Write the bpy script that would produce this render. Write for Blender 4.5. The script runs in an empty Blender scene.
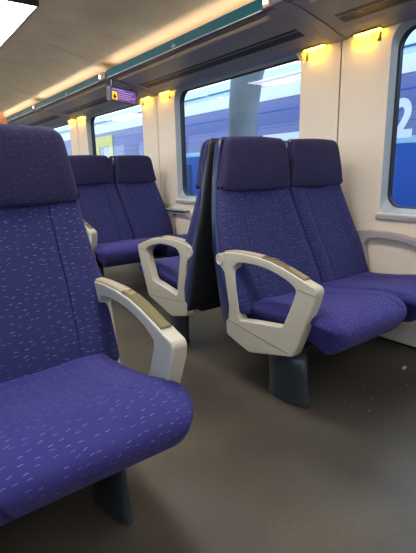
import bpy, bmesh, math, random
from mathutils import Vector, Matrix
random.seed(4)
C = bpy.context.scene.collection
PI = math.pi

# ------------------------------------------------------------------ materials
def new_mat(name):
    m = bpy.data.materials.new(name); m.use_nodes = True
    nt = m.node_tree
    return m, nt, nt.nodes['Principled BSDF']

def plain(name, col, rough=.5, metal=0., spec=.5, noise=0., nscale=8., bump=0., bscale=60., coat=0.):
    m, nt, b = new_mat(name)
    b.inputs['Roughness'].default_value = rough
    b.inputs['Metallic'].default_value = metal
    b.inputs['Specular IOR Level'].default_value = spec
    b.inputs['Coat Weight'].default_value = coat
    tc = nt.nodes.new('ShaderNodeTexCoord')
    n = nt.nodes.new('ShaderNodeTexNoise'); n.inputs['Scale'].default_value = nscale; n.inputs['Detail'].default_value = 5
    nt.links.new(tc.outputs['Object'], n.inputs['Vector'])
    mx = nt.nodes.new('ShaderNodeMix'); mx.data_type = 'RGBA'
    k = noise
    mx.inputs[6].default_value = (*[c*(1-k) for c in col], 1)
    mx.inputs[7].default_value = (*[min(1, c*(1+k)) for c in col], 1)
    nt.links.new(n.outputs['Fac'], mx.inputs[0]); nt.links.new(mx.outputs[2], b.inputs['Base Color'])
    if bump:
        n2 = nt.nodes.new('ShaderNodeTexNoise'); n2.inputs['Scale'].default_value = bscale
        nt.links.new(tc.outputs['Object'], n2.inputs['Vector'])
        bp = nt.nodes.new('ShaderNodeBump'); bp.inputs['Strength'].default_value = bump; bp.inputs['Distance'].default_value = .01
        nt.links.new(n2.outputs['Fac'], bp.inputs['Height']); nt.links.new(bp.outputs['Normal'], b.inputs['Normal'])
    return m

def math_node(nt, op, a, b=None):
    n = nt.nodes.new('ShaderNodeMath'); n.operation = op
    for i, v in enumerate((a, b)):
        if v is None: continue
        if hasattr(v, 'links'): nt.links.new(v, n.inputs[i])
        else: n.inputs[i].default_value = v
    return n.outputs[0]

def fabric(name, base, dash, amount=.8, sheen=.08):
    """woven plush with small scattered light dashes, laid out in metres on the UV map"""
    m, nt, b = new_mat(name)
    b.inputs['Roughness'].default_value = .85
    b.inputs['Specular IOR Level'].default_value = .25
    b.inputs['Sheen Weight'].default_value = sheen
    b.inputs['Sheen Roughness'].default_value = .5
    b.inputs['Sheen Tint'].default_value = (.55, .5, 1, 1)
    uv = nt.nodes.new('ShaderNodeUVMap'); uv.uv_map = 'UVMap'
    mp = nt.nodes.new('ShaderNodeMapping'); mp.inputs['Scale'].default_value = (37, 46, 1)
    nt.links.new(uv.outputs[0], mp.inputs[0])
    vo = nt.nodes.new('ShaderNodeTexVoronoi'); vo.voronoi_dimensions = '2D'; vo.inputs['Scale'].default_value = 1
    vo.inputs['Randomness'].default_value = .75
    nt.links.new(mp.outputs[0], vo.inputs['Vector'])
    d = nt.nodes.new('ShaderNodeVectorMath'); d.operation = 'SUBTRACT'
    nt.links.new(mp.outputs[0], d.inputs[0]); nt.links.new(vo.outputs['Position'], d.inputs[1])
    s = nt.nodes.new('ShaderNodeSeparateXYZ'); nt.links.new(d.outputs[0], s.inputs[0])
    # half size of a dash in cell units (about 8 mm x 2.2 mm)
    ax = math_node(nt, 'LESS_THAN', math_node(nt, 'ABSOLUTE', s.outputs[0]), .19)
    cs = nt.nodes.new('ShaderNodeSeparateColor'); nt.links.new(vo.outputs['Color'], cs.inputs[0])
    tilt = math_node(nt, 'ADD', s.outputs[1], math_node(nt, 'MULTIPLY', s.outputs[0], math_node(nt, 'SUBTRACT', math_node(nt, 'MULTIPLY', cs.outputs[2], .7), .55)))
    ay = math_node(nt, 'LESS_THAN', math_node(nt, 'ABSOLUTE', tilt), .036)
    mask = math_node(nt, 'MULTIPLY', ax, ay)
    pick = math_node(nt, 'MULTIPLY', math_node(nt, 'GREATER_THAN', cs.outputs[0], .12), math_node(nt, 'ADD', math_node(nt, 'MULTIPLY', cs.outputs[1], .6), .4))
    mask = math_node(nt, 'MULTIPLY', math_node(nt, 'MULTIPLY', mask, pick), amount)
    no = nt.nodes.new('ShaderNodeTexNoise'); no.inputs['Scale'].default_value = 9; nt.links.new(uv.outputs[0], no.inputs['Vector'])
    m1 = nt.nodes.new('ShaderNodeMix'); m1.data_type = 'RGBA'
    m1.inputs[6].default_value = (*[c*.9 for c in base], 1); m1.inputs[7].default_value = (*[c*1.1 for c in base], 1)
    nt.links.new(no.outputs['Fac'], m1.inputs[0])
    m2 = nt.nodes.new('ShaderNodeMix'); m2.data_type = 'RGBA'; m2.inputs[7].default_value = (*dash, 1)
    nt.links.new(mask, m2.inputs[0]); nt.links.new(m1.outputs[2], m2.inputs[6]); nt.links.new(m2.outputs[2], b.inputs['Base Color'])
    wv = nt.nodes.new('ShaderNodeTexNoise'); wv.inputs['Scale'].default_value = 420; nt.links.new(uv.outputs[0], wv.inputs['Vector'])
    bp = nt.nodes.new('ShaderNodeBump'); bp.inputs['Strength'].default_value = .35; bp.inputs['Distance'].default_value = .002
    nt.links.new(wv.outputs['Fac'], bp.inputs['Height']); nt.links.new(bp.outputs['Normal'], b.inputs['Normal'])
    return m

def emit(name, col, strength):
    m = bpy.data.materials.new(name); m.use_nodes = True
    nt = m.node_tree; nt.nodes.clear()
    e = nt.nodes.new('ShaderNodeEmission'); e.inputs[0].default_value = (*col, 1); e.inputs[1].default_value = strength
    o = nt.nodes.new('ShaderNodeOutputMaterial'); nt.links.new(e.outputs[0], o.inputs[0])
    return m

def glass(name, tint, refl=.1):
    m = bpy.data.materials.new(name); m.use_nodes = True
    nt = m.node_tree; nt.nodes.clear()
    t = nt.nodes.new('ShaderNodeBsdfTransparent'); t.inputs[0].default_value = (*tint, 1)
    g = nt.nodes.new('ShaderNodeBsdfGlossy'); g.inputs['Roughness'].default_value = .02
    fr = nt.nodes.new('ShaderNodeFresnel')
    ge = nt.nodes.new('ShaderNodeNewGeometry'); mr = nt.nodes.new('ShaderNodeMapRange')      # same reflection from both faces of the thin pane
    mr.inputs['To Min'].default_value = 1.42; mr.inputs['To Max'].default_value = 1/1.42
    nt.links.new(ge.outputs['Backfacing'], mr.inputs[0]); nt.links.new(mr.outputs[0], fr.inputs[0])
    mx = nt.nodes.new('ShaderNodeMixShader')
    nt.links.new(fr.outputs[0], mx.inputs[0]); nt.links.new(t.outputs[0], mx.inputs[1]); nt.links.new(g.outputs[0], mx.inputs[2])
    o = nt.nodes.new('ShaderNodeOutputMaterial'); nt.links.new(mx.outputs[0], o.inputs[0])
    return m

def floor_mat():
    m, nt, b = new_mat('speckled_grey_brown_vinyl')
    tc = nt.nodes.new('ShaderNodeTexCoord')
    a = nt.nodes.new('ShaderNodeTexNoise'); a.inputs['Scale'].default_value = 2.2; a.inputs['Detail'].default_value = 6
    f = nt.nodes.new('ShaderNodeTexNoise'); f.inputs['Scale'].default_value = 45; f.inputs['Detail'].default_value = 3
    for n in (a, f): nt.links.new(tc.outputs['Object'], n.inputs['Vector'])
    r = nt.nodes.new('ShaderNodeValToRGB')
    r.color_ramp.elements[0].position = .3; r.color_ramp.elements[0].color = (.046, .039, .031, 1)
    r.color_ramp.elements[1].position = .72; r.color_ramp.elements[1].color = (.088, .075, .060, 1)
    nt.links.new(a.outputs['Fac'], r.inputs[0])
    r2 = nt.nodes.new('ShaderNodeValToRGB')
    r2.color_ramp.elements[0].position = .4; r2.color_ramp.elements[0].color = (.92, .92, .92, 1)
    r2.color_ramp.elements[1].position = .7; r2.color_ramp.elements[1].color = (1.05, 1.05, 1.05, 1)
    nt.links.new(f.outputs['Fac'], r2.inputs[0])
    mx = nt.nodes.new('ShaderNodeMix'); mx.data_type = 'RGBA'; mx.blend_type = 'MULTIPLY'; mx.inputs[0].default_value = 1
    nt.links.new(r.outputs[0], mx.inputs[6]); nt.links.new(r2.outputs[0], mx.inputs[7]); nt.links.new(mx.outputs[2], b.inputs['Base Color'])
    rr = nt.nodes.new('ShaderNodeMapRange'); rr.inputs['To Min'].default_value = .28; rr.inputs['To Max'].default_value = .58
    nt.links.new(a.outputs['Fac'], rr.inputs[0]); nt.links.new(rr.outputs[0], b.inputs['Roughness'])
    b.inputs['Specular IOR Level'].default_value = .5
    bp = nt.nodes.new('ShaderNodeBump'); bp.inputs['Strength'].default_value = .2; bp.inputs['Distance'].default_value = .003
    nt.links.new(f.outputs['Fac'], bp.inputs['Height']); nt.links.new(bp.outputs['Normal'], b.inputs['Normal'])
    return m

M = {}
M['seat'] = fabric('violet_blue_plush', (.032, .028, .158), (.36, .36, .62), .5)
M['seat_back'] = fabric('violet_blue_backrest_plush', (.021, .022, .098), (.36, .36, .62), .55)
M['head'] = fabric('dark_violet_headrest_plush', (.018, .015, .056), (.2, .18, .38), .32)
M['shell'] = plain('dark_blue_shell_plastic', (.010, .020, .085), .35, noise=.1, nscale=4, coat=.3)
M['pan'] = plain('black_underseat_and_shell_shade', (.01, .011, .014), .6, noise=.2)
M['pedestal'] = plain('dark_teal_grey_metal', (.02, .028, .038), .38, noise=.12, coat=.3)
M['arm'] = plain('pale_warm_grey_plastic', (.46, .42, .345), .42, noise=.05, nscale=14, bump=.05, bscale=300)
M['armline'] = plain('grey_joint_line', (.16, .15, .13), .6)
M['strip'] = plain('tan_plastic_strip', (.36, .29, .21), .35, noise=.05)
M['wallarm'] = plain('mauve_grey_plastic', (.36, .32, .33), .45, noise=.04)
M['pad'] = plain('polished_olive_brass_pad', (.17, .145, .07), .22, noise=.08, nscale=5, coat=1., spec=.8)
M['wall'] = plain('cream_wall_laminate', (.78, .665, .54), .42, noise=.02, nscale=2)
M['wall_low'] = plain('pale_grey_wall_laminate', (.62, .61, .60), .4, noise=.03, nscale=3)
M['gap'] = plain('black_joint', (.008, .008, .008), .8)
M['trim'] = plain('grey_window_surround', (.38, .39, .39), .4, noise=.05)
M['gasket'] = plain('black_rubber', (.012, .014, .018), .45)
M['sill'] = plain('mauve_grey_sill', (.36, .34, .38), .35, noise=.04)
M['silltop'] = plain('cream_sill_top', (.75, .70, .64), .35)
M['pane'] = glass('tinted_window_glass', (.80, .90, .96))
M['rack'] = plain('slate_grey_rack_panel', (.27, .25, .245), .4, metal=.15, noise=.18, nscale=2.5)
M['rackdark'] = plain('dark_brown_groove', (.018, .014, .015), .5)
M['rail'] = plain('tan_anodised_rail', (.70, .54, .38), .35, metal=.4, noise=.1)
M['teal'] = plain('teal_glass_fascia', (.010, .15, .20), .2, noise=.15, nscale=3, coat=.5)
M['white'] = plain('white_lacquer', (.8, .8, .78), .4)
M['violetstrip'] = plain('violet_grey_rack_edge', (.10, .085, .14), .4, metal=.3, noise=.1)
M['ceil'] = plain('brown_beige_ceiling_panel', (.90, .70, .49), .5, metal=.0, noise=.3, nscale=3.6, bump=.15, bscale=5)
M['ceiledge'] = plain('light_beige_ceiling_edge', (.72, .56, .40), .5)
M['floor'] = floor_mat()
M['lamp'] = emit('ceiling_lamp_glow', (1, .96, .90), 15)
M['cove'] = emit('cove_light_glow', (1, .80, .57), 9.0)
M['warm'] = emit('warm_reading_lamp_glow', (1, .57, .012), 170)
M['metal'] = plain('brushed_dark_metal', (.10, .10, .11), .35, metal=.8)
M['screen'] = emit('violet_screen', (.16, .08, .30), 1.0)
M['screenyel'] = emit('yellow_screen_icon', (1, .62, .03), 1.1)
M['screentext'] = emit('lilac_screen_text', (.62, .45, .75), 1.0)
M['screendark'] = plain('black_screen_icon', (.02, .015, .01), .5)
M['tblue'] = plain('deep_blue_train_paint', (.035, .11, .48), .35, noise=.08, nscale=1)
M['tviolet'] = plain('violet_blue_train_paint', (.15, .175, .44), .35, noise=.1, nscale=.6)
M['tlblue'] = plain('light_blue_train_stripe', (.34, .60, .85), .35)
M['twhite'] = plain('white_train_paint', (.88, .9, .92), .35)
M['troof'] = plain('pale_blue_grey_roof', (.42, .58, .68), .4, noise=.1, nscale=1)
M['tyellow'] = plain('yellow_train_door_paint', (.80, .68, .16), .4)
M['twin'] = plain('dark_blue_train_window', (.05, .10, .26), .1, noise=.3, nscale=2, coat=1)
M['reflection_grey'] = plain('grey_window_reflection', (.26, .28, .31), .8, noise=.2, nscale=6, bump=.1)
M['ballast'] = plain('track_ballast', (.16, .15, .14), .9, noise=.5, nscale=18, bump=.6, bscale=25)
M['skin'] = plain('skin', (.55, .33, .24), .5, noise=.05)
M['hair'] = plain('auburn_hair', (.30, .11, .03), .7, noise=.5, nscale=40, bump=.5, bscale=90)
M['cloth'] = plain('charcoal_wool', (.05, .05, .06), .9, noise=.2, nscale=30)
M['jeans'] = plain('dark_denim', (.03, .045, .09), .9, noise=.2, nscale=60)
M['eye'] = plain('eye', (.05, .03, .02), .2)
M['lip'] = plain('lip', (.45, .17, .14), .5)
M['paper'] = plain('white_paper', (.8, .8, .78), .8)
M['red'] = plain('red_scrap', (.35, .03, .02), .7)
M['table'] = plain('pale_teal_table_laminate', (.35, .48, .50), .25)
M['tframe'] = plain('cream_white_outside_steel', (.75, .75, .72), .5)

# ------------------------------------------------------------------ helpers
def tag(o, label=None, cat=None, group=None, kind=None):
    if label: o['label'] = label
    if cat: o['category'] = cat
    if group: o['group'] = group
    if kind: o['kind'] = kind
    return o

def link(name, me, mat, parent=None, smooth=True):
    o = bpy.data.objects.new(name, me); C.objects.link(o)
    for m in (mat if isinstance(mat, (list, tuple)) else [mat]): me.materials.append(m)
    if smooth:
        for p in me.polygons: p.use_smooth = True
    if parent:
        o.parent = parent
        bpy.context.view_layer.update()
        o.matrix_parent_inverse = Matrix.Translation(-parent.location) if parent.parent is None else parent.matrix_world.inverted()
    return o

def obj(name, bm, mat, parent=None, smooth=False, bevel=0, seg=2):
    me = bpy.data.meshes.new(name)
    bmesh.ops.recalc_face_normals(bm, faces=bm.faces)
    bm.to_mesh(me); bm.free()
    o = link(name, me, mat, parent, smooth)
    if bevel:
        b = o.modifiers.new('bevel', 'BEVEL'); b.width = bevel; b.segments = seg; b.limit_method = 'ANGLE'; b.angle_limit = .6
        b.harden_normals = False
        for p in me.polygons: p.use_smooth = True
        w = o.modifiers.new('wn', 'WEIGHTED_NORMAL'); w.keep_sharp = True
    return o

def empty(name, loc):
    o = bpy.data.objects.new(name, None); C.objects.link(o); o.location = loc; o.empty_display_size = .1
    bpy.context.view_layer.update()
    return o

def add_box(bm, x0, x1, y0, y1, z0, z1):
    v = [bm.verts.new(p) for p in ((x0,y0,z0),(x1,y0,z0),(x1,y1,z0),(x0,y1,z0),(x0,y0,z1),(x1,y0,z1),(x1,y1,z1),(x0,y1,z1))]
    for f in ((0,3,2,1),(4,5,6,7),(0,1,5,4),(1,2,6,5),(2,3,7,6),(3,0,4,7)): bm.faces.new([v[i] for i in f])

def box(name, b, mat, parent=None, bevel=0):
    bm = bmesh.new(); add_box(bm, *b)
    return obj(name, bm, mat, parent, bevel=bevel)

def smooth_loop(pts, n=5):
    """closed Catmull-Rom through pts"""
    out = []; N = len(pts)
    for i in range(N):
        p0, p1, p2, p3 = (Vector(pts[(i+k-1) % N]) for k in range(4))
        for j in range(n):
            t = j/n
            out.append(.5*((2*p1)+(-p0+p2)*t+(2*p0-5*p1+4*p2-p3)*t*t+(-p0+3*p1-3*p2+p3)*t**3))
    return out

def smooth_open(pts, n=6):
    out = []; N = len(pts)
    P = [2*Vector(pts[0])-Vector(pts[1])]+[Vector(p) for p in pts]+[2*Vector(pts[-1])-Vector(pts[-2])]
    for i in range(N-1):
        p0, p1, p2, p3 = P[i:i+4]
        for j in range(n):
            t = j/n
            out.append(.5*((2*p1)+(-p0+p2)*t+(2*p0-5*p1+4*p2-p3)*t*t+(-p0+3*p1-3*p2+p3)*t**3))
    out.append(P[-2]); return out

def normals2(loop):
    N = len(loop); a = 0
    for i in range(N):
        p, q = loop[i], loop[(i+1) % N]; a += p.x*q.y-q.x*p.y
    s = 1 if a > 0 else -1
    out = []
    for i in range(N):
        d = (loop[(i+1) % N]-loop[i-1]).normalized()
        out.append(Vector((d.y, -d.x))*s)
    return out

def cushion(name, prof, edges, mat, parent, T, r=.03, stations=None, disp=None, n=5, suffix_uv=0., rear=None):
    """soft upholstered body: closed (v,z) profile swept across the seat width, edges rounded"""
    loop = smooth_loop(prof, n); nor = normals2(loop); N = len(loop)
    L = [0]
    for i in range(N): L.append(L[-1]+(loop[(i+1) % N]-loop[i]).length)
    if stations is None:
        stations = [-1+2*i/26 for i in range(27)]
        stations += [-.995,-.985,-.97,-.95,.95,.97,.985,.995] + [s+e for s in (-.52,.52) for e in (-.016,0,.016)]
    stations = sorted(set(round(s, 4) for s in stations))
    bm = bmesh.new(); uvl = bm.loops.layers.uv.new('UVMap')
    rows = []
    for s in stations:
        row = []
        for i, p in enumerate(loop):
            e0, e1 = edges(p.x, p.y); uc = (e0+e1)/2; h = (e1-e0)/2; d = (1-abs(s))*h
            ins = 0
            if d < r: ins = r-math.sqrt(max(0, r*r-(r-d)**2))
            q = p-nor[i]*ins
            if disp: q = q+nor[i]*disp(s, p, nor[i])
            row.append(bm.verts.new(T(uc+s*h, q.x, q.y)))
        rows.append(row)
    for a in range(len(rows)-1):
        for i in range(N):
            j = (i+1) % N
            f = bm.faces.new((rows[a][i], rows[a][j], rows[a+1][j], rows[a+1][i]))
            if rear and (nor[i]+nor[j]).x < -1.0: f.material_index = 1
            us = [stations[a], stations[a], stations[a+1], stations[a+1]]
            vs = [L[i], L[i+1], L[i+1], L[i]]
            for lp, u_, v_ in zip(f.loops, us, vs): lp[uvl].uv = (u_*.25+suffix_uv, v_+suffix_uv*.37)
    for row in (rows[0], rows[-1]):
        bm.faces.new(row)
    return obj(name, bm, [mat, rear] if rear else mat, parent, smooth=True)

def extrude_prof(name, prof, u0, u1, mat, parent, T, bevel=.0, holes=None):
    """solid plate with an outline in (v,z), optional hole bridged by matching vertex counts"""
    bm = bmesh.new()
    if not holes:
        a = [bm.verts.new(T(u0, *p)) for p in prof]; b = [bm.verts.new(T(u1, *p)) for p in prof]
        bm.faces.new(a); bm.faces.new(b[::-1])
        N = len(prof)
        for i in range(N): bm.faces.new((a[i], a[(i+1) % N], b[(i+1) % N], b[i]))
    else:
        N = len(prof)
        rings = [[bm.verts.new(T(u, *p)) for p in q] for u in (u0, u1) for q in (prof, holes)]
        oa, ia, ob, ib = rings
        for i in range(N):
            j = (i+1) % N
            bm.faces.new((oa[i], oa[j], ia[j], ia[i])); bm.faces.new((ob[i], ib[i], ib[j], ob[j]))
            bm.faces.new((oa[i], ob[i], ob[j], oa[j])); bm.faces.new((ia[i], ia[j], ib[j], ib[i]))
    return obj(name, bm, mat, parent, bevel=bevel, seg=3)

# ------------------------------------------------------------------ double seat
# paired outline: outer and inner points of the loop armrest, (v forward, z up)
ARM = [ # outer            inner
 ((.104,.640),(.235,.610)),
 ((.118,.668),(.245,.628)),
 ((.153,.684),(.262,.644)),
 ((.210,.694),(.280,.652)),
 ((.290,.699),(.320,.657)),
 ((.390,.698),(.390,.659)),
 ((.486,.689),(.456,.655)),
 ((.560,.673),(.520,.643)),
 ((.625,.654),(.576,.627)),
 ((.690,.633),(.612,.610)),
 ((.735,.620),(.632,.596)),
 ((.744,.605),(.634,.580)),
 ((.738,.570),(.622,.545)),
 ((.714,.505),(.600,.490)),
 ((.660,.365),(.570,.425)),
 ((.635,.305),(.562,.412)),
 ((.620,.290),(.548,.408)),
 ((.500,.258),(.460,.396)),
 ((.360,.222),(.380,.384)),
 ((.338,.222),(.320,.374)),
 ((.190,.262),(.292,.368)),
 ((.180,.275),(.284,.370)),
 ((.176,.335),(.278,.382)),
 ((.195,.352),(.274,.400)),
 ((.200,.420),(.266,.450)),
 ((.166,.590),(.238,.590)),
]
def armrest(root, T, u0, u1, mat, pad=True, name='armrest'):
    outer = [a for a, b in ARM]; inner = [b for a, b in ARM]
    a = extrude_prof(name, outer, u0, u1, mat, root, T, bevel=.007, holes=inner)
    # pivot cover at the rear end
    side = u0-.002 if u0 < .5 else u0-.002
    bm = bmesh.new()
    n = 20; c = (.135, .648)
    def ring(r, u): return [bm.verts.new(T(u, c[0]+r*math.cos(2*PI*k/n), c[1]+r*math.sin(2*PI*k/n))) for k in range(n)]
    rr = [ring(.030, u0+.01), ring(.030, u0-.003), ring(.024, u0-.005), ring(.022, u0-.002)]
    for p, q in zip(rr, rr[1:]):
        for k in range(n): bm.faces.new((p[k], p[(k+1) % n], q[(k+1) % n], q[k]))
    bm.faces.new(rr[-1])
    obj('pivot_cap', bm, mat, a, smooth=False)
    if pad:
      for nm_, mat_, pts_ in (('armrest_strip', M['strip'], [(.17,.687),(.21,.6935),(.29,.6985),(.39,.6975),(.425,.6955)]), ('armrest_pad', M['pad'], [(.427,.6953),(.486,.6885),(.56,.6725),(.625,.6535),(.672,.639)])):
        path = smooth_open(pts_, 4)
        bm = bmesh.new()
        m = .007; rows = []
        for i, p in enumerate(path):
            d = (path[min(i+1, len(path)-1)]-path[max(i-1, 0)]).normalized(); nn = Vector((-d.y, d.x))
            if nn.y < 0: nn = -nn
            row = []
            for (uu, h) in ((u0+m, -.003), (u0+m, .005), (u0+m+.006, .0085), (u1-m-.006, .0085), (u1-m, .005), (u1-m, -.003)):
                q = p+nn*h; row.append(bm.verts.new(T(uu, q.x, q.y)))
            rows.append(row)
        for p, q in zip(rows, rows[1:]):
            for k in range(6): bm.faces.new((p[k], p[(k+1) % 6], q[(k+1) % 6], q[k]))
        bm.faces.new(rows[0]); bm.faces.new(rows[-1])
        tag(obj(nm_, bm, mat_, a, smooth=False), 'glossy olive brass insert' if nm_ == 'armrest_pad' else 'smooth tan strip')
    # mould lines: diagonal across the lower plate, short one under the front corner
    for (p, q) in (((.195,.345),(.600,.300)), ((.645,.598),(.735,.588))):
        bm = bmesh.new()
        p, q = Vector(p), Vector(q); d = (q-p).normalized(); nn = Vector((-d.y, d.x))*.0012
        vs = []
        for u in (u0-.0012, u0+.003):
            for w in (p+nn, q+nn, q-nn, p-nn): vs.append(bm.verts.new(T(u, w.x, w.y)))
        for f in ((0,1,2,3),(7,6,5,4),(0,4,5,1),(1,5,6,2),(2,6,7,3),(3,7,4,0)): bm.faces.new([vs[i] for i in f])
        obj('mould_line', bm, M['armline'], a)
    return a

BACK = [(.105,.985),(.122,.93),(.158,.82),(.190,.73),(.226,.64),(.262,.55),(.295,.46),(.305,.41),(.27,.395),(.20,.45),(.13,.6),(.08,.8),(.06,.96),(.075,.992)]
HEAD = [(.124,.990),(.128,1.05),(.124,1.12),(.116,1.19),(.106,1.225),(.085,1.24),(.055,1.238),(.035,1.22),(.032,1.1),(.042,1.0),(.075,.984),(.11,.982)]
SEAT = [(.26,.445),(.36,.452),(.48,.466),(.60,.486),(.70,.496),(.775,.488),(.828,.466),(.848,.436),(.840,.402),(.800,.350),(.73,.310),(.60,.296),(.42,.30),(.27,.305),(.245,.37)]

def double_seat(ax, plane, sx, sy, label, group, pu=.125, wd=0.):
    """ax = x of the aisle face, plane = y of the back-to-back plane, sx to the wall, sy forward"""
    def T(u, v, z): return Vector((ax+sx*u, plane+sy*v, z))
    root = empty('double_seat', T(.13, .5, 0))
    tag(root, label, 'train seat', group)
    def ramp(z, *kv):
        if z <= kv[0][0]: return kv[0][1]
        for (za, a), (zb, b) in zip(kv, kv[1:]):
            if z <= zb:
                t = (z-za)/(zb-za); t = t*t*(3-2*t) if False else t
                return a+(b-a)*t
        return kv[-1][1]
    def rnd(z):            # rounded upper corners of a headrest
        t = min(1, max(0, (z-1.195)/.045)); return .026*(1-math.sqrt(max(0, 1-t*t)))
    back_e = [lambda v, z: (ramp(z, (.50, .008), (.70, .010), (.985, .040)), ramp(z, (.42, .612), (.55, .600), (.77, .568), (.985, .522))),
              lambda v, z: (ramp(z, (.42, .618), (.55, .606), (.77, .574), (.985, .532)), ramp(z, (.42, 1.062), (.60, 1.060), (.77, 1.035), (.985, .986)))]
    head_e = [lambda v, z: (ramp(z, (.985, .040), (1.24, .078))+rnd(z), ramp(z, (.985, .524), (1.24, .492))-rnd(z)),
              lambda v, z: (ramp(z, (.985, .532), (1.24, .556))+rnd(z), ramp(z, (.985, .988), (1.24, .940))-rnd(z))]
    def tuck(v, z, r):       # corners of the cushion tuck in towards the nose and the underside
        a = min(1, max(0, (v-.70)/.15)); b = min(1, max(0, (.47-z)/.18))
        return r*(1-math.sqrt(max(0, 1-min(1, .5*a*a+b*b*.95))))
    seat_e = [lambda v, z: (ramp(v, (.62, .056), (.74, .008))+tuck(v, z, .13), .586+wd-tuck(v, z, .20)),
              lambda v, z: (.592+wd+tuck(v, z, .20), 1.062-tuck(v, z, .13))]
    def dback(s, p, nn):
        if nn.x < .5: return 0
        a = abs(s)
        k = .009*max(0, math.sin(min(1, max(0, (a-.56)/.40))*PI))-.004*math.cos(min(1, a/.5)*PI/2)
        if abs(a-.52) < .012: k -= .007
        return k
    def dseat(s, p, nn):
        k = 0
        if nn.y > .35 or nn.x > .6:
            c = .40+.36*(max(0, p.x-.30)/.52)**2          # piped seam flaring out towards the front
            k -= .008*math.exp(-((s-c)/.013)**2)+.0016*math.exp(-((s+c)/.013)**2)
            k -= .010*math.cos(min(1, abs(s)/.6)*PI/2)*max(0, min(1, (.72-p.x)/.2))
        return k
    fine = [-1+2*i/26 for i in range(27)]+[-.995,-.985,-.97,-.95,.95,.97,.985,.995]+[c+e for c in (-.52, .52) for e in (-.022, -.012, -.006, 0, .006, .012, .022)]
    dense = [-.995,-.985,-.97,-.95,.95,.97,.985,.995]+[-.94+.0125*q for q in range(151) if abs(-.94+.0125*q) > .36]+[-.3,-.2,-.1,0,.1,.2,.3,-1,1]
    for i, off in ((0, 0.13), (1, 1.71)):
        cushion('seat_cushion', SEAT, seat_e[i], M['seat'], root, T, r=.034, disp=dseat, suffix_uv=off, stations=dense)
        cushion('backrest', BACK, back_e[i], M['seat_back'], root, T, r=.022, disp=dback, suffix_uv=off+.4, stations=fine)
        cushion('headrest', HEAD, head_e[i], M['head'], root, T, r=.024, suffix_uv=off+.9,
                stations=[-1+2*q/20 for q in range(21)]+[-.995,-.985,-.97,.97,.985,.995], disp=lambda s, p, nn: (.008*math.cos(s*PI/2) if nn.x > .5 else 0))
        # moulded shell behind each place
        SH = [(.056,1.222),(.066,1.0),(.090,.8),(.138,.62),(.205,.45),(.250,.36),(.26,.30),(.20,.285),(.15,.33),(.108,.5),(.068,.7),(.036,.9),(.022,1.1),(.024,1.21),(.036,1.228)]
        def shell_e(v, z, i=i):
            a, b = back_e[i](v, min(z, .985)) if z < .985 else head_e[i](v, z)
            return a-.006, b+(.003 if i == 0 else .006)
        cushion('back_shell', SH, shell_e, M['shell'], root, T, r=.008, n=3, rear=M['pan'],  # rear faces near-black: shade between back-to-back shells put into the colour
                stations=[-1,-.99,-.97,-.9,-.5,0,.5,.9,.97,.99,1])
    # pan and cross beam below the cushions
    extrude_prof('seat_pan', [(.22,.31),(.62,.315),(.60,.290),(.54,.275),(.40,.262),(.20,.262)], .12, 1.00, M['pan'], root, T, bevel=.004)
    # blade pedestal: rounded in plan, slightly leaning
    bm = bmesh.new(); rows = []
    for z, vo, vl, k in ((0, .50, .125, 1.0), (.006, .50, .128, 1.0), (.02, .50, .122, .96), (.15, .49, .118, .95), (.285, .475, .125, 1.0)):
        rows.append([bm.verts.new(T(pu+.045*k*math.sin(a)*(1-.25*math.cos(a)), vo+vl*math.cos(a), z)) for a in [2*PI*i/28 for i in range(28)]])
    for p, q in zip(rows, rows[1:]):
        for i in range(28): bm.faces.new((p[i], p[(i+1) % 28], q[(i+1) % 28], q[i]))
    bm.faces.new(rows[0]); bm.faces.new(rows[-1])
    ped = obj('pedestal', bm, M['pedestal'], root, smooth=True)
    bm = bmesh.new()
    bmesh.ops.create_uvsphere(bm, u_segments=10, v_segments=6, radius=.005, matrix=Matrix.Translation(T(pu, .627, .03)))
    obj('bolt', bm, M['metal'], ped, smooth=True)
    armrest(root, T, 0, .052, M['arm'])
    tag(armrest(root, T, 1.066, 1.112, M['wallarm'], pad=False, name='wall_side_armrest'), 'mauve grey armrest against the wall')
    return root

G_ = 'double train seats'
double_seat(1.30, 1.79, 1, -1, 'violet blue double seat facing camera on the right, its aisle armrest fully in view', G_)
double_seat(1.30, 1.79, 1, 1, 'double seat facing away, seen edge-on directly behind the right-hand seat', G_)
double_seat(1.30, 4.06, 1, -1, 'farthest violet blue double seat facing camera, smallest, beside the far windows', G_)
double_seat(1.30, 4.06, 1, 1, 'unseen double seat facing away, added behind the farthest seat to darken below it', G_)  # unseen seat, added to darken the space below the farthest one
double_seat(.625, 1.69, -1, -1, 'large violet blue foreground seat cut off by the left edge of the photo', G_, .165, .07)
double_seat(.625, 1.69, -1, 1, 'double seat hidden behind the large left foreground seat, with the auburn haired passenger', G_, .165, .07)

# ------------------------------------------------------------------ carriage shell
WX, LX = 2.42, -.53
CX = (WX+LX)/2
Y0, Y1 = -2.69, 13.13
box('floor', (LX-.11, WX+.11, Y0, Y1, -.06, 0), M['floor'])['kind'] = 'structure'

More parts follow.
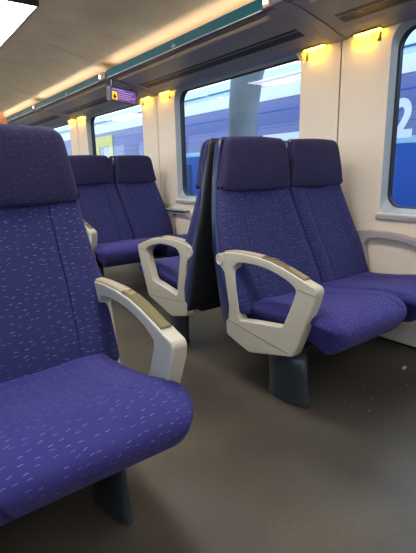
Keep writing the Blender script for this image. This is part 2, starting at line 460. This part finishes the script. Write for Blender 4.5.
def rrect(y0, y1, z0, z1, rb, rt, n=6):
    out = []
    for cy, cz, r, a0 in ((y1-rb, z0+rb, rb, -PI/2), (y1-rt, z1-rt, rt, 0), (y0+rt, z1-rt, rt, PI/2), (y0+rb, z0+rb, rb, PI)):
        for k in range(n+1):
            a = a0+PI/2*k/n; out.append((cy+r*math.cos(a), cz+r*math.sin(a)))
    return out
def rect_match(loop, y0, y1, z0, z1):
    """project loop onto an outer rectangle, corner groups to corners"""
    n = len(loop)//4; out = []
    corners = [(y1, z0), (y1, z1), (y0, z1), (y0, z0)]
    for g in range(4):
        c = corners[g]
        for k in range(n):
            p = loop[g*n+k]; t = k/(n-1)
            if g == 0: q = (p[0], z0) if t < .5 else ((y1, p[1]) if t > .5 else c)
            elif g == 1: q = (y1, p[1]) if t < .5 else ((p[0], z1) if t > .5 else c)
            elif g == 2: q = (p[0], z1) if t < .5 else ((y0, p[1]) if t > .5 else c)
            else: q = (y0, p[1]) if t < .5 else ((p[0], z0) if t > .5 else c)
            out.append(q)
    return out
def ringface(bm, A, B, closed=True):
    a = [bm.verts.new(p) for p in A]; b = [bm.verts.new(p) for p in B]; N = len(a)
    for i in range(N): bm.faces.new((a[i], a[(i+1) % N], b[(i+1) % N], b[i]))

P = 2.26; J0 = 1.83
joints = [J0+P*k for k in range(-2, 6)]
ZT = 1.90
wn = 0
for side in ('right', 'left'):
    X = WX if side == 'right' else LX
    o = 1 if side == 'right' else -1
    wall = empty('wall_'+side, (X, CX, 0)); tag(wall, kind='structure')
    for j in joints[:-1]:
        a, b = j+.006, j+P-.006
        wy0, wy1 = j+.34, j+1.915
        tr = rrect(wy0-.015, wy1+.012, .806, 1.86, .03, .12)
        gl = rrect(wy0, wy1, .835, 1.825, .085, .10)
        gi = rrect(wy0+.008, wy1-.008, .843, 1.817, .080, .095)
        bm = bmesh.new()
        ringface(bm, [(X, *p) for p in rect_match(tr, a, b, .14, ZT)], [(X, *p) for p in tr])
        ringface(bm, [(X, *p) for p in tr], [(X+o*.012, *p) for p in tr])
        # turned edge of the panel at the joints
        for yy in (a, b):
            vs = [bm.verts.new(q) for q in ((X, yy, .14), (X+o*.02, yy, .14), (X+o*.02, yy, ZT), (X, yy, ZT))]; bm.faces.new(vs)
        obj('wall_panel', bm, M['wall'], wall)
        box('lower_wall_panel', (min(X, X+o*.03), max(X, X+o*.03), a, b, .02, .137), M['wall_low'], wall, bevel=.003)
        wn += 1
        bm = bmesh.new()
        mid = rrect(wy0-.010, wy1+.008, .815, 1.850, .05, .115)
        ringface(bm, [(X+o*.003, *p) for p in tr], [(X+o*.016, *p) for p in mid])
        ringface(bm, [(X+o*.016, *p) for p in mid], [(X+o*.060, *p) for p in gl])
        w = obj('window_%d' % wn, bm, M['trim']); tag(w, kind='structure')
        for pl in w.data.polygons: pl.use_smooth = False
        bm = bmesh.new()
        ringface(bm, [(X+o*.056, *p) for p in gl], [(X+o*.068, *p) for p in gi])
        ringface(bm, [(X+o*.068, *p) for p in gi], [(X+o*.084, *p) for p in gi])
        obj('window_gasket', bm, M['gasket'], w)
        bm = bmesh.new()
        f1 = [bm.verts.new((X+o*.075, *p)) for p in gi]; f2 = [bm.verts.new((X+o*.070, *p)) for p in gi]
        bm.faces.new(f1)
        obj('glass_pane', bm, M['pane'], w)
        bm = bmesh.new()
        xs = sorted((X+o*.01, X-o*.022))
        add_box(bm, xs[0], xs[1], wy0-.02, wy1+.025, .768, .795)
        obj('window_sill', bm, M['sill'], w, bevel=.006)
        xs = sorted((X+o*.03, X-o*.012))
        box('sill_cap', (xs[0], xs[1], wy0-.015, wy1+.02, .7955, .806), M['silltop'], w, bevel=.003)
    # dark backing behind the panel joints and outer skin, above and below the windows
    xs = sorted((X+o*.02, X+o*.03))
    for n_, (z0, z1) in enumerate(((.0, .12), )):
        box('floor_gap', (xs[0]+.0, xs[1]+.0, Y0, Y1, 0, .02), M['gap'], wall)
    for j in joints:
        box('joint_gap', (xs[0], xs[1], j-.02, j+.02, 0, ZT), M['gap'], wall)
    # outer skin (keeps daylight out except through the panes)
    bm = bmesh.new()
    for j in joints[:-1]:
        loop = rrect(j+.34, j+1.915, .835, 1.825, .085, .10)
        ringface(bm, [(X+o*.110, *p) for p in rect_match(loop, j, j+P, -.06, 2.4)], [(X+o*.085, *p) for p in loop])
        ringface(bm, [(X+o*.110, *p) for p in loop], [(X+o*.085, *p) for p in loop])
    obj('outer_skin', bm, M['gap'], wall)

for nm, yy in (('back', Y0), ('front', Y1)):
    w = box('wall_'+nm, (LX-.08, WX+.08, yy-.03 if nm == 'back' else yy, yy if nm == 'back' else yy+.03, -.06, 2.4), M['wall']); tag(w, kind='structure')
dn = box('door_1', (CX-.42, CX+.42, Y1-.03, Y1, 0, 1.95), M['trim'], bevel=.005); tag(dn, kind='structure')
box('door_glass', (CX-.25, CX+.25, Y1-.034, Y1-.028, .9, 1.7), M['twin'], dn)

# ceiling: shallow vault running between the two rack fascias
CP = [(1.852,1.990),(1.78,2.072),(1.66,2.105),(1.5,2.145),(1.3,2.18),(1.12,2.196),(CX,2.20)]
CP = CP+[(2*CX-x, z) for x, z in CP[-2::-1]]
ceil = empty('ceiling', (CX, 0, 2.2)); tag(ceil, kind='structure')
for j in joints[:-1]:
    bm = bmesh.new()
    pts = CP[1:-1]
    A = [bm.verts.new((x, j+.002, z)) for x, z in pts]; B = [bm.verts.new((x, j+P-.002, z)) for x, z in pts]
    for i in range(len(pts)-1): bm.faces.new((A[i], B[i], B[i+1], A[i+1]))
    obj('ceiling_panel', bm, M['ceil'], ceil, smooth=True)
for s in (1, -1):
    bm = bmesh.new()
    pp = [(2.05,2.00),(2.02,2.052),(1.95,2.060),(1.86,2.064),(1.78,2.072)]
    A = [bm.verts.new((x if s > 0 else 2*CX-x, Y0, z)) for x, z in pp]; B = [bm.verts.new((x if s > 0 else 2*CX-x, Y1, z)) for x, z in pp]
    for i in range(4): bm.faces.new((A[i], B[i], B[i+1], A[i+1]))
    obj('ceiling_edge', bm, M['ceiledge'], ceil, smooth=True)
bm = bmesh.new(); add_box(bm, LX-.12, WX+.12, Y0, Y1, 2.26, 2.4)
obj('roof_skin', bm, M['gap'], ceil)

# ------------------------------------------------------------------ overhead racks, one per bay
RP = [(2.425,1.838),(2.36,1.842),(2.30,1.855),(2.22,1.880),(2.10,1.906),(1.97,1.932),(1.90,1.938)]
def prism_y(bm, prof, y0, y1, mx):
    a = [bm.verts.new((mx(x), y0, z)) for x, z in prof]; b = [bm.verts.new((mx(x), y1, z)) for x, z in prof]
    bm.faces.new(a); bm.faces.new(b[::-1]); N = len(prof)
    for i in range(N): bm.faces.new((a[i], b[i], b[(i+1) % N], a[(i+1) % N]))
def strip(off, x0, x1):
    """part of the underside profile between x0 and x1, as thin band hanging 'off' below it"""
    def zz(x):
        for (xa, za), (xb, zb) in zip(RP, RP[1:]):
            if xb <= x <= xa: return za+(zb-za)*(xa-x)/(xa-xb)
        return RP[-1][1]
    n = 5; xs = [x0+(x1-x0)*k/n for k in range(n+1)]
    return [(x, zz(x)-off) for x in xs]+[(x, zz(x)+.004) for x in xs[::-1]]
rack_names = {0: 'behind the camera', 1: 'slate grey luggage rack above the window at the right edge', 2: 'slate grey luggage rack above the large middle window',
              3: 'slate grey luggage rack above the far window with the yellow train door outside', 4: 'slate grey luggage rack beyond the display screen, near the left edge'}
for side in ('right', 'left'):
    mx = (lambda x: x) if side == 'right' else (lambda x: 2*CX-x)
    for k, j in enumerate(joints[:-1]):
        root = empty('luggage_rack' if side == 'right' else 'trim_%d' % (k+3), (mx(2.1), j+P/2, 1.9))
        if side == 'right' and k in rack_names and k: lab = rack_names[k]
        elif side == 'right' and k == 0: lab = 'luggage rack on the window side behind the camera'
        elif side == 'right': lab = 'slate grey luggage rack in the distance at the far end of the carriage'
        if side == 'right': tag(root, lab, 'luggage rack', 'luggage racks along the ceiling')
        else: tag(root, kind='structure')
        y0, y1 = j+.052, j+P-.052
        bm = bmesh.new(); prism_y(bm, RP+[(1.90,1.952),(2.1,1.92),(2.25,1.90),(2.425,1.87)], y0, y1, mx)
        obj('underside_panel', bm, M['rack'], root)
        bm = bmesh.new(); prism_y(bm, strip(.0012, 2.245, 2.155), y0+.09, y1-.09, mx)
        obj('groove', bm, M['rackdark'], root)
        bm = bmesh.new(); prism_y(bm, strip(.0022, 2.185, 2.178), y0+.09, y1-.09, mx)
        obj('groove_lip', bm, M['rack'], root)
        # tan rail
        bm = bmesh.new()
        cx_, cz_ = 1.945, 1.925
        pr = [(cx_+.017*math.cos(2*PI*i/10), cz_+.013*math.sin(2*PI*i/10)) for i in range(10)]
        prism_y(bm, pr, y0+.10, y1-.10, mx)
        obj('rail', bm, M['rail'], root, smooth=False)
        bm = bmesh.new(); prism_y(bm, [(1.905,1.9375),(1.857,1.9345),(1.857,1.944),(1.90,1.954)], y0, y1, mx)
        obj('rack_edge', bm, M['violetstrip'], root)
        bm = bmesh.new(); prism_y(bm, [(1.856,1.934),(1.848,1.934),(1.848,1.997),(1.856,1.998)], y0+.06, y1-.02, mx)
        gf = obj('glass_fascia', bm, M['teal'], root)
        bm = bmesh.new(); prism_y(bm, [(1.8575,1.9335),(1.8445,1.9290),(1.8445,1.9335),(1.848,1.9345)], y0+.06, y1-.02, mx)
        obj('white_edge_line', bm, M['white'], root)
        bm = bmesh.new(); prism_y(bm, [(1.866,1.988),(1.892,1.988),(1.892,1.978),(1.866,1.978)], y0+.06, y1-.06, mx)
        obj('cove_light', bm, M['cove'], root)
        # little seat pictogram on the glass
        bm = bmesh.new()
        yc = j+1.02
        for (a, b, c, d) in ((-.022,.022,.008,.0105),(-.022,-.019,.008,.017),(.019,.022,.008,.017),(-.022,.022,.0150,.0175),(.002,.008,.024,.031)):
            x_a, x_b = sorted((mx(1.8478), mx(1.8470)))
            add_box(bm, x_a, x_b, yc+a, yc+b, 1.938+c, 1.938+d)
        obj('seat_pictogram', bm, M['white'], gf)
    rib_root = empty('trim_%d' % (1 if side == 'right' else 2), (mx(2.1), 0, 1.9)); tag(rib_root, kind='structure')
    for j in joints:
        bm = bmesh.new()
        pr = [(x, z-.004) for x, z in RP]+[(1.86,1.930),(1.845,1.938),(1.843,1.992),(1.86,1.992),(1.90,1.96),(2.1,1.93),(2.25,1.91),(2.425,1.88)]
        prism_y(bm, pr, j-.046, j+.046, mx)
        obj('rack_rib', bm, M['rack'], rib_root, bevel=.002)
        bm = bmesh.new()
        prism_y(bm, [(x, z+.001) for x, z in RP]+[(1.86,1.936),(1.85,1.944),(1.85,1.98),(1.90,1.965),(2.1,1.93),(2.25,1.91),(2.425,1.88)], j-.053, j+.053, mx)
        obj('rib_shadow_gap', bm, M['gap'], rib_root)

# ------------------------------------------------------------------ ceiling lamps
for k, (y0, y1) in enumerate(((-1.30, -.10), (.96, 2.16), (3.22, 4.50), (5.48, 6.76), (7.74, 9.0), (10.0, 11.2))):
    r = empty('ceiling_lamp', (.78, (y0+y1)/2, 2.18))
    lab = 'large white rectangular ceiling lamp lit in the top left corner' if k == 2 else 'lit rectangular ceiling lamp outside the photo'
    tag(r, lab, 'ceiling lamp', 'ceiling lamps')
    bm = bmesh.new()
    zb = 2.165
    ringface(bm, [(.53,y0,zb),(1.04,y0,zb),(1.04,y1,zb),(.53,y1,zb)], [(.545,y0+.015,zb-.004),(1.025,y0+.015,zb-.004),(1.025,y1-.015,zb-.004),(.545,y1-.015,zb-.004)])
    ringface(bm, [(.53,y0,zb),(1.04,y0,zb),(1.04,y1,zb),(.53,y1,zb)], [(.53,y0,2.21),(1.04,y0,2.21),(1.04,y1,2.21),(.53,y1,2.21)])
    obj('lamp_frame', bm, M['metal'], r)
    bm = bmesh.new(); add_box(bm, .545, 1.025, y0+.015, y1-.015, zb-.004, zb+.02)
    obj('diffuser', bm, M['lamp'], r)

# ------------------------------------------------------------------ warm wall lamps and coat hooks
def warm_lamp(x, y, o, label):
    r = empty('reading_lamp', (x, y, 1.83)); tag(r, label, 'lamp', 'warm yellow wall lamps')
    a, b = sorted((x-o*.045, x))
    bm = bmesh.new(); add_box(bm, a, b, y-.095, y+.095, 1.834, 1.8385)
    obj('lamp_housing', bm, M['metal'], r)
    a, b = sorted((x-o*.024, x-o*.012))
    bm = bmesh.new(); add_box(bm, a, b, y-.085, y+.085, 1.8315, 1.8338)
    obj('lamp_lens', bm, M['warm'], r)
def hook(x, y, o, label):
    r = empty('coat_hook', (x, y, 1.79)); tag(r, label, 'coat hook', 'coat hooks under the racks')
    a, b = sorted((x, x-o*.006))
    box('hook_plate', (a, b, y-.010, y+.010, 1.775, 1.822), M['metal'], r, bevel=.002)
    for s in (-1, 1):
        bm = bmesh.new()
        path = smooth_open([(x-o*.004, y, 1.785), (x-o*.022, y+s*.010, 1.780), (x-o*.034, y+s*.022, 1.797), (x-o*.036, y+s*.026, 1.818)], 4)
        prev = None
        for i, p in enumerate(path):
            d = (Vector(path[min(i+1, len(path)-1)])-Vector(path[max(i-1, 0)])).normalized()
            e1 = d.orthogonal().normalized(); e2 = d.cross(e1)
            ring = [bm.verts.new(Vector(p)+(e1*math.cos(2*PI*k/8)+e2*math.sin(2*PI*k/8))*.0038) for k in range(8)]
            if prev:
                for k in range(8): bm.faces.new((prev[k], prev[(k+1) % 8], ring[(k+1) % 8], ring[k]))
            prev = ring
        bmesh.ops.holes_fill(bm, edges=bm.edges)
        obj('prong', bm, M['metal'], r, smooth=True)
where = {1: ('right of the wall joint, nearest the right edge', 'left of that wall joint, at the middle window corner'),
         2: ('right one on the pillar left of the middle window', 'left one on the pillar left of the middle window'),
         3: ('right one on the farthest visible pillar', 'left one on the farthest visible pillar')}
for k, j in enumerate(joints[1:5]):
    if k == 0: continue
    for q, dy in enumerate((-.19, .20)):
        if k+0 in (1, 2, 3): lab = 'warm yellow lamp, '+where[k][q]
        else: lab = 'small warm yellow lamp under the rack, farther along the carriage'
        warm_lamp(WX, j+dy, 1, lab)
        if k in (1, 2): hook(WX, j+(.27 if q else -.26), 1, 'coat hook, '+where[k][q])

# ------------------------------------------------------------------ display screen under the rack
A_, B_ = Vector((1.86, 3.97, 0)), Vector((2.235, 4.15, 0))
d = (B_-A_).normalized(); nrm = Vector((d.y, -d.x, 0))     # towards the camera
ds = empty('display_screen', ((A_+B_)/2)+Vector((0, 0, 1.74))); tag(ds, 'small violet information screen with yellow icon hanging under the luggage rack', 'screen')
def panel(name, s0, s1, z0, z1, f, b, mat, parent, bevel=0):
    bm = bmesh.new(); vs = []
    for off in (f, b):
        for (s, z) in ((s0, z0), (s1, z0), (s1, z1), (s0, z1)):
            p = A_+d*s+nrm*off; vs.append(bm.verts.new((p.x, p.y, z)))
    for q in ((0,1,2,3),(7,6,5,4),(0,4,5,1),(1,5,6,2),(2,6,7,3),(3,7,4,0)): bm.faces.new([vs[i] for i in q])
    return obj(name, bm, mat, parent, bevel=bevel)
W_ = (B_-A_).length
cas = panel('casing', 0, W_, 1.738, 1.866, 0, -.05, M['violetstrip'], ds, bevel=.004)
scr = panel('screen', .010, W_-.035, 1.748, 1.856, .0015, -.002, M['screen'], ds)
panel('yellow_icon', .018, .092, 1.752, 1.822, .0025, .0005, M['screenyel'], scr)
panel('icon_figure', .040, .062, 1.756, 1.798, .0035, .002, M['screendark'], scr)
panel('icon_seat', .030, .078, 1.772, 1.783, .0035, .002, M['screendark'], scr)
for zz, a, b in ((1.842, .03, .20), (1.826, .11, .34), (1.806, .11, .31), (1.788, .11, .35), (1.770, .11, .29)):
    bm = bmesh.new(); s = a
    while s < b:                                            # unreadable lines of passenger information
        w = random.choice((.012, .02, .03)); vs = []
        for off in (.0025, .0008):
            for (ss, z) in ((s, zz-.003), (s+w, zz-.003), (s+w, zz+.003), (s, zz+.003)):
                p = A_+d*ss+nrm*off; vs.append(bm.verts.new((p.x, p.y, z)))
        for q in ((0,1,2,3),(7,6,5,4),(0,4,5,1),(1,5,6,2),(2,6,7,3),(3,7,4,0)): bm.faces.new([vs[i] for i in q])
        s += w+.008
    obj('text_line', bm, M['screentext'], scr)
for s in (.06, W_-.06):
    panel('hanger', s-.008, s+.008, 1.862, 1.936 if s < .1 else 1.883, -.018, -.032, M['metal'], ds)

# ------------------------------------------------------------------ small wall tables
r = empty('wall_shelf', (WX, 3.74, .69)); tag(r, 'narrow pale ledge with a black edge on the wall right of the farthest seat', 'shelf')
bm = bmesh.new(); add_box(bm, 2.345, 2.418, 3.55, 3.92, .694, .706); obj('shelf_top', bm, M['table'], r, bevel=.003)
bm = bmesh.new(); add_box(bm, 2.35, 2.418, 3.555, 3.915, .682, .694); obj('shelf_edge', bm, M['gap'], r)

# ------------------------------------------------------------------ litter on the floor
bm = bmesh.new()
pts = [(2.125,1.10),(2.140,1.118),(2.158,1.112),(2.172,1.122),(2.168,1.108),(2.150,1.100)]
a = [bm.verts.new((x, y, .001)) for x, y in pts]; b = [bm.verts.new((x, y, .004+.003*(i % 2))) for i, (x, y) in enumerate(pts)]
bm.faces.new(a); bm.faces.new(b[::-1])
for i in range(6): bm.faces.new((a[i], a[(i+1) % 6], b[(i+1) % 6], b[i]))
tag(obj('paper_scrap', bm, M['paper']), 'tiny curled white paper scrap on the dark floor near the wall', 'scrap')
for i, (x, y, s) in enumerate(((1.419, 1.142, .008), (1.405, 1.085, .005))):
    bm = bmesh.new(); bmesh.ops.create_icosphere(bm, subdivisions=1, radius=s, matrix=Matrix.Translation((x, y, s*.35)) @ Matrix.Diagonal((1, .7, .35, 1)))
    tag(obj('red_crumb', bm, M['red']), ('tiny red crumb touching the foot of the right seat pedestal' if i == 0 else 'tiniest red crumb, a hand in front of the right seat pedestal'), 'crumb', 'red crumbs on the floor')
cr = [(1.62,.98),(1.72,1.03),(1.80,1.13),(1.90,1.16),(1.98,1.0),(1.60,1.10)]
for i, (x, y) in enumerate(cr):
    bm = bmesh.new(); bmesh.ops.create_icosphere(bm, subdivisions=1, radius=.0035, matrix=Matrix.Translation((x, y, .0015)) @ Matrix.Diagonal((1.2, .8, .4, 1)))
    tag(obj('crumb', bm, M['arm']), 'tiny pale crumb scattered on the dark floor in front of the right seat', 'crumb', 'pale crumbs on the floor')

# ------------------------------------------------------------------ passenger behind the left seat
def skin_mesh(name, verts, edges, mat, parent, sub=2, root=0):
    bm = bmesh.new(); sl = bm.verts.layers.skin.verify()
    vs = []
    for i, (co, r) in enumerate(verts):
        v = bm.verts.new(co); rr = r if isinstance(r, tuple) else (r, r)
        v[sl].radius = rr; v[sl].use_root = (i == root); vs.append(v)
    for a, b in edges: bm.edges.new((vs[a], vs[b]))
    me = bpy.data.meshes.new(name); bm.to_mesh(me); bm.free()
    o = link(name, me, mat, parent)
    s = o.modifiers.new('skin', 'SKIN'); s.use_smooth_shade = True
    u = o.modifiers.new('sub', 'SUBSURF'); u.levels = sub; u.render_levels = sub
    return o
px, py = .348, 1.70
per = empty('person', (px, py+.45, 0)); tag(per, 'person with auburn hair sitting behind the left foreground seat, only the hair showing', 'person')
V = [((px,py+.42,.545),(.15,.11)), ((px,py+.375,.68),(.135,.10)), ((px,py+.345,.84),(.15,.105)), ((px,py+.335,.98),(.16,.09)), ((px,py+.335,1.04),(.08,.07)), ((px+.01,py+.325,1.10),(.05,.05)), ((px+.02,py+.31,1.16),(.05,.055))]
E_ = [(0,1),(1,2),(2,3),(3,4),(4,5),(5,6)]
def add(base, pts):
    k = base
    for p, r in pts:
        V.append((p, r)); E_.append((k, len(V)-1)); k = len(V)-1
    return k
for s in (-1, 1):
    add(3, [((px+s*.17,py+.34,.97),.055), ((px+s*.21,py+.40,.72),.042), ((px+s*.17,py+.60,.66),.033), ((px+s*.12,py+.66,.655),.026)])
    add(0, [((px+s*.09,py+.50,.555),.085), ((px+s*.11,py+.88,.545),.06), ((px+s*.11,py+.95,.28),.045), ((px+s*.11,py+.96,.09),.036), ((px+s*.115,py+1.08,.035),(.035,.03))])
body = skin_mesh('body', V, E_, M['cloth'], per)
# hands and fingers
for s in (-1, 1):
    hx, hy, hz = px+s*.12, py+.66, .650
    h = skin_mesh('hand', [((hx,hy,hz),.024), ((hx,hy+.05,hz-.01),(.034,.014)), ((hx,hy+.085,hz-.014),(.034,.012))], [(0,1),(1,2)], M['skin'], body, 1)
    for f, (off, ln) in enumerate(((-.027,.065),(-.009,.075),(.009,.07),(.026,.055))):
        skin_mesh('finger', [((hx+off,hy+.075,hz-.012),.0085), ((hx+off,hy+.085+ln*.5,hz-.012),.008), ((hx+off,hy+.08+ln*.85,hz-.024),.0075), ((hx+off,hy+.08+ln,hz-.036),.0065)], [(0,1),(1,2),(2,3)], M['skin'], h, 1)
    skin_mesh('thumb', [((hx-s*.02,hy+.02,hz-.004),.011), ((hx-s*.045,hy+.05,hz-.008),.0095), ((hx-s*.052,hy+.08,hz-.016),.008)], [(0,1),(1,2)], M['skin'], h, 1)
def blob(name, loc, sc, mat, parent, seg=24, fn=None):
    bm = bmesh.new(); bmesh.ops.create_uvsphere(bm, u_segments=seg, v_segments=seg*2//3, radius=1)
    for v in bm.verts:
        if fn: fn(v.co)
        v.co = Vector((v.co.x*sc[0]+loc[0], v.co.y*sc[1]+loc[1], v.co.z*sc[2]+loc[2]))
    return obj(name, bm, mat, parent, smooth=True)
hc = (px+.025, py+.30, 1.235)
def headfn(c):
    if c.z < 0: c.x *= 1-.30*(-c.z); c.y = c.y*(1-.12*-c.z)+.12*(-c.z)
head = blob('head', hc, (.077, .097, .118), M['skin'], body, 24, headfn)
bm = bmesh.new()
bmesh.ops.create_cone(bm, segments=10, radius1=.017, radius2=.006, depth=.05, cap_ends=True, matrix=Matrix.Translation((hc[0], hc[1]+.103, hc[2]-.018)) @ Matrix.Rotation(-.25, 4, 'X'))
obj('nose', bm, M['skin'], head, smooth=True)
for s in (-1, 1):
    blob('eye', (hc[0]+s*.030, hc[1]+.088, hc[2]+.004), (.011, .008, .007), M['eye'], head, 10)
    blob('ear', (hc[0]+s*.078, hc[1]+.0, hc[2]-.01), (.008, .018, .032), M['skin'], head, 10)
blob('mouth', (hc[0], hc[1]+.098, hc[2]-.060), (.023, .008, .006), M['lip'], head, 10)
def hairfn(c):
    k = 1+.035*math.sin(c.x*17+c.z*5)+.03*math.sin(c.y*23+c.z*9)+.02*math.sin(c.z*31+c.x*11); c *= k
    if c.y > .35 and c.z < .45: c.y = .35
    if c.z < -.5: c.z = -.5-(-.5-c.z)*.6
blob('hair', (hc[0], hc[1]-.012, hc[2]+.018), (.092, .108, .112), M['hair'], head, 36, hairfn)

# ------------------------------------------------------------------ outside: neighbouring train, reflection pillar, ground
g = box('ground', (-30, 40, -30, 60, -1.35, -1.2), M['ballast']); tag(g, kind='structure')
tr = empty('passenger_train', (6.3, 10, -1.2)); tag(tr, 'blue and violet passenger train with a white band standing outside the windows', 'train')
TX, TY0, TY1 = 5.0, -6.0, 34.0
box('car_body', (TX, TX+2.7, TY0, TY1, -.75, 1.34), M['tblue'], tr)
box('light_stripe', (TX-.006, TX+2.7, TY0, TY1, 1.34, 1.42), M['tlblue'], tr)
box('upper_band', (TX, TX+2.7, TY0, TY1, 1.42, 2.105), M['tviolet'], tr)
box('white_band', (TX-.006, TX+2.7, TY0, TY1, 2.105, 2.30), M['twhite'], tr)
bm = bmesh.new()
prism_y(bm, [(TX+.0,2.30),(TX+.03,2.42),(TX+.16,2.56),(TX+.5,2.68),(TX+1.35,2.74),(TX+2.2,2.68),(TX+2.54,2.56),(TX+2.7,2.30)], TY0, TY1, lambda x: x)
obj('roof', bm, M['troof'], tr, smooth=False)
for z0, z1 in ((1.585, 1.60), (1.70, 1.71), (1.93, 1.945)):
    box('body_rib', (TX-.004, TX+.002, TY0, TY1, z0, z1), M['tblue'], tr)
box('roof_gutter', (TX+.005, TX+.05, TY0, TY1, 2.385, 2.40), M['tblue'], tr)
for i, y in enumerate([-3.4, -.6, 7.2, 14.4, 17.2, 20.0]):
    w_ = box('train_window', (TX-.005, TX+.01, y, y+1.5, .45, 1.20), M['twin'], tr, bevel=.004)
box('train_window', (TX-.005, TX+.01, 4.1, 5.2, 1.44, 1.60), M['twhite'], tr)
for y in (10.8, 22.6):
    bm = bmesh.new()
    yy0, yy1 = y-.05, y+1.0
    add_box(bm, TX-.02, TX+.01, yy0, yy0+.20, -.4, 2.02); add_box(bm, TX-.02, TX+.01, yy1-.20, yy1, -.4, 2.02); add_box(bm, TX-.02, TX+.01, yy0+.2, yy1-.2, 1.76, 2.02); add_box(bm, TX-.02, TX+.01, yy0+.2, yy1-.2, -.4, .6)
    d_ = obj('train_door', bm, M['tyellow'], tr)
    box('door_window', (TX-.008, TX+.005, yy0+.2, yy1-.2, .6, 1.76), M['twin'], d_)
def text(name, body, size, loc, rot, mat, parent, ext=.003):
    cu = bpy.data.curves.new(name, 'FONT'); cu.body = body; cu.size = size; cu.extrude = ext; cu.offset = size*.035
    t = bpy.data.objects.new(name, cu); C.objects.link(t)
    bpy.context.view_layer.update()
    dg = bpy.context.evaluated_depsgraph_get()
    me = bpy.data.meshes.new_from_object(t.evaluated_get(dg))
    bpy.data.objects.remove(t); bpy.data.curves.remove(cu)
    me.transform(Matrix.Translation(loc) @ rot)
    me.materials.clear()
    return link(name, me, mat, parent, smooth=False)
# reads from our side: text x axis runs towards -y, up is +z, facing -x
R_ = Matrix(((0, 0, -1, 0), (-1, 0, 0, 0), (0, 1, 0, 0), (0, 0, 0, 1)))
text('class_numeral', '2', .58, (TX-.006, 3.0, 1.42), R_ @ Matrix.Diagonal((.86, 1, 1, 1)), M['twhite'], tr)

# curved pillar shape, a reflection in the middle window made solid
bm = bmesh.new()
prof = []
rows = []
for z, yc, hw_ in ((-1.2, 4.10, .17), (.6, 4.10, .17), (1.4, 4.10, .18), (1.8, 4.08, .20), (2.1, 4.03, .22), (2.35, 3.93, .25), (2.7, 3.75, .36), (3.2, 3.45, .55)):
    rows.append([bm.verts.new((3.6+.16*math.cos(a), yc+hw_*math.sin(a), z)) for a in [2*PI*i/20 for i in range(20)]])
for p, q in zip(rows, rows[1:]):
    for i in range(20): bm.faces.new((p[i], p[(i+1) % 20], q[(i+1) % 20], q[i]))
bm.faces.new(rows[0]); bm.faces.new(rows[-1])
tag(obj('reflection_pillar', bm, M['reflection_grey'], smooth=True), 'curved grey pillar shape standing in for a reflection in the large middle window', 'pillar')

# ------------------------------------------------------------------ light
w = bpy.data.worlds.new('World'); bpy.context.scene.world = w; w.use_nodes = True
nt = w.node_tree; bg = nt.nodes['Background']
tc = nt.nodes.new('ShaderNodeTexCoord'); sp = nt.nodes.new('ShaderNodeSeparateXYZ'); nt.links.new(tc.outputs['Generated'], sp.inputs[0])
cr_ = nt.nodes.new('ShaderNodeValToRGB'); cr_.color_ramp.elements[0].position = 0; cr_.color_ramp.elements[0].color = (.86, .94, 1, 1)
cr_.color_ramp.elements[1].position = .7; cr_.color_ramp.elements[1].color = (.62, .80, 1, 1)
nt.links.new(sp.outputs[2], cr_.inputs[0]); nt.links.new(cr_.outputs[0], bg.inputs[0])
bg.inputs[1].default_value = 2.7

# ------------------------------------------------------------------ camera
cam = bpy.data.cameras.new('camera'); co = bpy.data.objects.new('camera', cam); C.objects.link(co)
f = 430.; s_ = -.023
p0 = Vector((-122-208, -(178-276.5), -f)); h = Vector((1, -s_, 0)); t = -(p0.dot(p0))/(h.dot(p0))
Yc = p0.normalized(); Xc = (p0+t*h).normalized(); Zc = Xc.cross(Yc)
R = Matrix((Xc, Yc, Zc)).to_4x4()
co.matrix_world = Matrix.Translation((0, 0, 1.08)) @ R
cam.sensor_fit = 'VERTICAL'; cam.sensor_height = 24; cam.lens = f/553*24; cam.clip_start = .02
sc = bpy.context.scene; sc.camera = co
sc.view_settings.view_transform = 'Standard'; sc.view_settings.look = 'None'; sc.view_settings.gamma = 1
sc.view_settings.use_curve_mapping = False; sc.view_settings.exposure = 0.2
